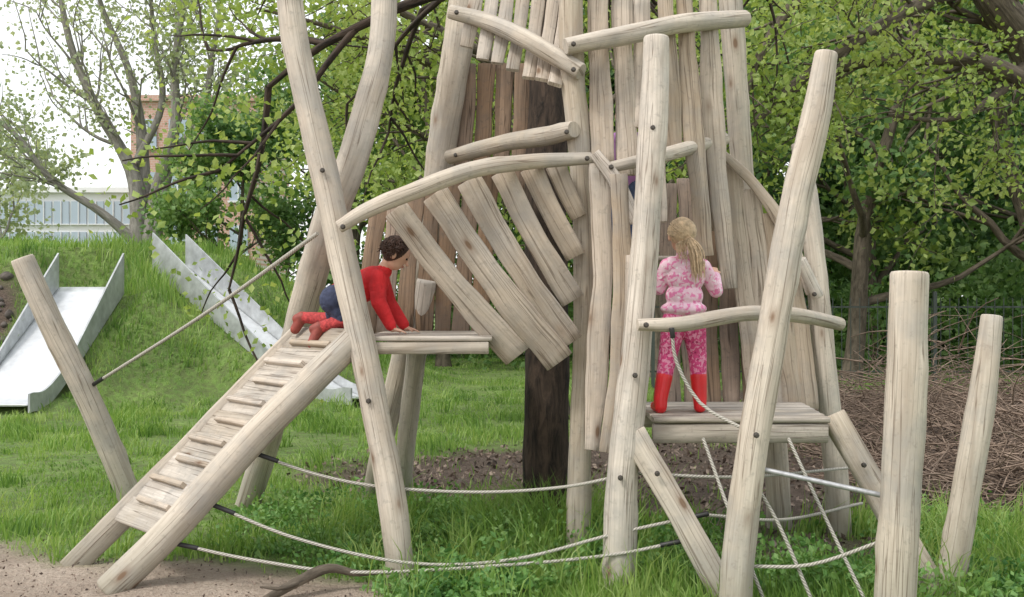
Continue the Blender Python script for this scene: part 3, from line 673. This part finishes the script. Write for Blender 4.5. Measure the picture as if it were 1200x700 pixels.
class Body:
    def __init__(s): s.parts=[]; s.extra=[]
    def c(s,a,b,ra,rb,reg): s.parts.append(('c',np.array(a,float),np.array(b,float),ra,rb,reg))
    def e(s,c,r,reg,M=None): s.parts.append(('e',np.array(c,float),np.eye(3) if M is None else M,np.array(r,float),0,reg))
    def head(s,c,f,u,k,skin,hair=None,hairr=None):
        f=nz(f);u=nz(np.array(u,float)-f*np.dot(f,u));r=np.cross(f,u); M=np.array([r,f,u]); c=np.array(c,float)
        s.e(c+u*.012*k,np.array([.072,.088,.088])*k,skin,M); s.e(c+f*.022*k-u*.045*k,np.array([.050,.055,.055])*k,skin,M)
        s.c(c+f*.082*k-u*.005*k,c+f*.098*k-u*.026*k,.008*k,.012*k,skin)
        for sg in(-1,1): s.e(c+r*sg*.074*k-u*.012*k-f*.005*k,np.array([.010,.018,.028])*k,skin,M)
        if hair is not None: s.e(c-f*.014*k+u*.022*k,np.array([.080,.088,.090])*k*(hairr or 1),hair,M)
        for sg in(-1,1): s.extra.append((c+f*.079*k+r*sg*.030*k+u*.004*k,M,np.array([.012,.007,.008])*k,EYE))
        s.extra.append((c+f*.079*k-u*.052*k,M,np.array([.021,.006,.006])*k,LIP))
        return r,f,u
    def hand(s,w,d,pn,k,skin,curl=.7,thumb=1):
        d=nz(d);pn=nz(np.array(pn,float)-d*np.dot(pn,d));sd=np.cross(d,pn); w=np.array(w,float); M=np.array([sd,d,pn])
        s.e(w+d*.034*k,np.array([.028,.040,.013])*k,skin,M)
        for i,(o,L) in enumerate([(-.021,.030),(-.007,.036),(.007,.034),(.021,.026)]):
            b=w+d*.062*k+sd*o*k; d1=nz(d*math.cos(curl*.6)+pn*math.sin(curl*.6)); m=b+d1*L*.6*k; d2=nz(d*math.cos(curl*1.6)+pn*math.sin(curl*1.6))
            s.c(b,m,.0068*k,.0062*k,skin); s.c(m,m+d2*L*.6*k,.0062*k,.005*k,skin)
        b=w+d*.02*k+sd*thumb*.024*k; m=b+nz(d+sd*thumb*.9+pn*.3)*.026*k; s.c(b,m,.009*k,.0075*k,skin); s.c(m,m+nz(d+pn*.6)*.02*k,.0075*k,.006*k,skin)
    def build(s,name,mats,vox=.0055):
        mb=MB()
        for p in s.parts:
            if p[0]=='c': cone(mb,p[1],p[2],p[3],p[4])
            else: ell(mb,p[1],p[2],p[3])
        ob=mb.build('tmp',[]); rm=ob.modifiers.new('r','REMESH'); rm.mode='VOXEL'; rm.voxel_size=vox; rm.use_smooth_shade=True
        sm=ob.modifiers.new('s','SMOOTH'); sm.factor=.5; sm.iterations=3
        dg=bpy.context.evaluated_depsgraph_get(); me=bpy.data.meshes.new_from_object(ob.evaluated_get(dg)); bpy.data.objects.remove(ob)
        for m in mats: me.materials.append(m)
        n=len(me.polygons); C=np.zeros(n*3); me.polygons.foreach_get('center',C); C=C.reshape(-1,3)
        best=np.full(n,1e9); reg=np.zeros(n,int)
        for p in s.parts:
            if p[0]=='c':
                ab=p[2]-p[1]; t=np.clip(((C-p[1])@ab)/(ab@ab+1e-9),0,1); dd=np.linalg.norm(C-p[1]-t[:,None]*ab,axis=1)-lerp(p[3],p[4],t)
            else:
                q=((C-p[1])@p[2].T)/p[3]; l=np.linalg.norm(q,axis=1); dd=(l-1)*p[3].min()
            k=dd<best; best[k]=dd[k]; reg[k]=p[5]
        me.polygons.foreach_set('material_index',reg.astype('i')); me.polygons.foreach_set('use_smooth',np.ones(n,bool))
        e=empty(name,C.mean(0)); ob=bpy.data.objects.new('body',me); scene.collection.objects.link(ob); par(ob,e)
        for i,(c,M,r,mt) in enumerate(s.extra):
            mb=MB(); ell(mb,c,M,r); mb.build('eye' if mt is EYE else 'mouth',[mt],e)
        return e
# girl, seen from behind.  regions: 0 skin 1 jacket 2 pants 3 boots 4 hair
d=6.02; B=Body(); zf=.93
hd=P(798,276,d); r,f,u=B.head(hd,(-.15,1,.05),(.03,0,1),.95,0,4)
nk=P(801,300,d); B.c(hd+[0,-.01,-.06],nk+[0,0,-.01],.034,.038,0)
ls=P(782,312,d);rs=P(824,313,d)
B.c(ls+[.03,0,.005],rs+[-.03,0,.005],.054,.054,1); B.e(P(803,326,d),(.115,.082,.10),1); B.e(P(802,347,d),(.112,.082,.09),1); B.e(P(801,362,d),(.138,.098,.05),1)
B.c(nk+[0,-.005,-.02],nk+[0,-.005,-.002],.05,.045,1)
for sp,el,ha,tm in ((ls,P(772,338,d+.06),P(781,322,d+.22),1),(rs,P(839,341,d+.05),P(838,322,d+.19),-1)):
    B.c(sp,el,.047,.042,1); B.c(el,lerp(el,ha,.85),.042,.034,1); B.c(lerp(el,ha,.8),ha,.021,.019,0)
    B.hand(ha,nz(np.array(ha)-el)+[0,.2,.5],(0.1*tm,1,-.2),.85,0,curl=.9,thumb=tm)
lh=P(791,376,d);rh=P(812,376,d)
for hp,kn,an,to in ((lh,P(783,415,d+.02),P(774,460,d-.03),P(768,476,d+.08)),(rh,P(817,414,d+.03),P(820,460,d),P(822,476,d+.12))):
    an=np.array(an); an[2]=zf+.085; B.c(hp,kn,.078,.056,2); B.c(kn,lerp(kn,an,.75),.056,.044,2)
    B.c(lerp(kn,an,.52),an,.050,.042,3); B.c(an,[an[0],an[1]-.01,zf+.036],.042,.037,3)
    toe=np.array([to[0],to[1],zf+.03]); B.c([an[0],an[1],zf+.034],toe,.037,.030,3)
ge=B.build('girl',[SKIN,JACKET,PANTS,REDB,HAIR_B])
mb=MB()
for k in range(430):
    th=rng.uniform(0,2*math.pi); ph=rng.uniform(0,1.75); 
    n=r*math.sin(ph)*math.cos(th)+f*math.sin(ph)*math.sin(th)+u*math.cos(ph)
    if n@f>.25: continue
    R_=.085*.95; c0=hd-f*.013+u*.02
    q=np.array([c0+nz(n*(1-t)+(-f*.85-u*.45+r*.15)*t)*R_*(1.02+.02*rng.random()) for t in (0,.33,.66,1.)])
    sp=rng.normal(0,1,3); tie=c0-f*.09-u*.040+r*.012+sp*.005
    L=rng.uniform(.7,1.1)
    tail=[tie+L*np.array([.022,-.018,-.05])+sp*.008,tie+L*np.array([.045,-.025,-.12])+sp*.012,tie+L*np.array([.050,-.022,-.21])+sp*.012]
    if k%9==0: tie=c0-f*.06-u*.07+r*rng.uniform(-.05,.06); tail=[tie+np.array([rng.uniform(-.01,.02),-.012,-.04]),tie+np.array([rng.uniform(-.01,.03),-.012,-.09])]
    sweep(mb,cat([*q,tie,*tail],14),np.linspace(.0042,.0014,14),np.linspace(.0042,.0014,14),circ(4),cap=False)
mb.build('long_hair',[HAIR_B],ge)
# boy climbing onto the left deck, facing +x. 0 skin 1 shirt 2 shorts 3 leggings 4 shoes 5 hair
B=Body(); d=6.3
hip=P(394,350,d); ch=P(438,330,d); hd=P(464,298,d-.02)
r,f,u=B.head(hd,(1,.05,-.55),(.5,0,1),.95,0,5,1.04)
B.c(P(448,316,d),hd+[-.02,0,-.02],.036,.036,0)
B.c(hip+[.02,0,0],lerp(hip,ch,.6),.098,.098,1); B.c(lerp(hip,ch,.5),ch,.100,.098,1); B.c(ch+[0,-.06,.02],ch+[0,.06,.02],.07,.07,1); B.c(ch,P(450,318,d),.08,.05,1)
B.c(hip+[0,-.04,-.01],hip+[0,.04,-.01],.098,.098,2)
for sy,hu in ((-.10,460),(.10,476)):
    sh=ch+[.03,sy*.85,.02]; ha=P(hu,0,d+sy); ha[2]=1.415; el=lerp(sh,ha,.48)+[-.03,sy*.25,0]
    B.c(sh,el,.056,.048,1); B.c(el,lerp(el,ha,.85),.048,.036,1); B.c(lerp(el,ha,.8),ha,.022,.020,0); B.hand(ha,(1,0,-.2),(0,0,-1),.85,0,curl=.25,thumb=1 if sy<0 else -1)
for sy,kn,an,to in ((-.05,P(405,376,d-.06),P(374,384,d-.08),P(366,403,d-.1)),(.05,P(392,375,d+.08),P(354,372,d+.12),P(346,386,d+.12))):
    hp=hip+[0,sy,-.02]; B.c(hp,lerp(hp,kn,.75),.078,.060,2); B.c(lerp(hp,kn,.5),kn,.054,.047,3); B.c(kn,an,.047,.035,3); B.c(an,to,.036,.032,4); B.c(an,an+[-.03,0,-.01],.038,.032,4)
be=B.build('boy',[SKIN,RED,NAVY,REDL,SHOE,HAIR_D])
mb=MB()
for k in range(1500):
    n=nz(rng.normal(size=3)); 
    if n@f>.5 or n@u<-.5 or (n@f>.1 and n@u<.1): continue
    p=hd-f*.013+u*.02+n*.082; tl=nz(np.cross(n,r*.6+f*.2+rng.normal(0,.5,3))-u*.25)
    sweep(mb,cat([p,p+n*.010+tl*.012,p+n*.008+tl*.034],5),np.linspace(.0045,.0012,5),np.linspace(.0045,.0012,5),circ(4),cap=False)
mb.build('short_hair',[HAIR_D],be)
# child in purple inside the tower (mostly hidden)
B=Body(); c=np.array([.74,6.62,1.865]); hd=c+[0,0,.92]; B.head(hd,(0,-1,0),(0,0,1),.9,0,3)
B.c(hd-[0,0,.06],hd-[0,0,.12],.032,.034,0); B.c(c+[-.06,0,.76],c+[.06,0,.76],.052,.052,1); B.e(c+[0,0,.66],(.10,.07,.13),1); B.e(c+[0,0,.52],(.095,.07,.09),1)
for s in(-1,1):
    B.c(c+[s*.09,0,.75],c+[s*.14,-.02,.6],.038,.033,1); B.c(c+[s*.14,-.02,.6],c+[s*.13,-.12,.5],.033,.024,1); B.hand(c+[s*.13,-.13,.49],(0,-1,-.2),(0,0,-1),.75,0,thumb=-s)
    B.c(c+[s*.045,0,.46],c+[s*.055,-.02,.25],.065,.045,2); B.c(c+[s*.055,-.02,.25],c+[s*.055,0,.06],.045,.034,2); B.c(c+[s*.055,.01,.03],c+[s*.06,-.09,.026],.032,.026,4)
B.build('child',[SKIN,PURP,JEANS,HAIR_D,SHOE],.007)

# --------------- light, sky, camera ----------------
sd=nz([-.62,-.50,1.0]); el=math.asin(sd[2]); az=math.atan2(sd[0],sd[1])
w=bpy.data.worlds.new('World'); scene.world=w; w.use_nodes=True; nt=w.node_tree; nt.nodes.clear()
sk=nt.nodes.new('ShaderNodeTexSky'); sk.sky_type='NISHITA'; sk.sun_disc=False; sk.sun_elevation=el; sk.sun_rotation=az; sk.dust_density=4; sk.air_density=1.2; sk.ozone_density=.6
mx=nt.nodes.new('ShaderNodeMix'); mx.data_type='RGBA'; mx.inputs[0].default_value=.75; mx.inputs[7].default_value=(10.4,10.5,10.6,1)   # bright thin cloud veil
bg=nt.nodes.new('ShaderNodeBackground'); bg.inputs['Strength'].default_value=.15; o=nt.nodes.new('ShaderNodeOutputWorld')
nt.links.new(sk.outputs[0],mx.inputs[6]); nt.links.new(mx.outputs[2],bg.inputs[0]); nt.links.new(bg.outputs[0],o.inputs[0])
sl=bpy.data.lights.new('sun','SUN'); sl.energy=2.2; sl.angle=math.radians(12); sl.color=(1,.96,.90); so=bpy.data.objects.new('sun',sl); scene.collection.objects.link(so)
so.rotation_euler=Vector(sd).to_track_quat('Z','Y').to_euler()
cd=bpy.data.cameras.new('camera'); cd.lens=36; cd.sensor_width=36; cd.clip_end=3000; co=bpy.data.objects.new('camera',cd); scene.collection.objects.link(co)
co.location=(0,0,CAMZ); co.rotation_euler=(math.pi/2,0,0); scene.camera=co
scene.view_settings.view_transform='Standard'; scene.view_settings.look='None'; scene.view_settings.exposure=0
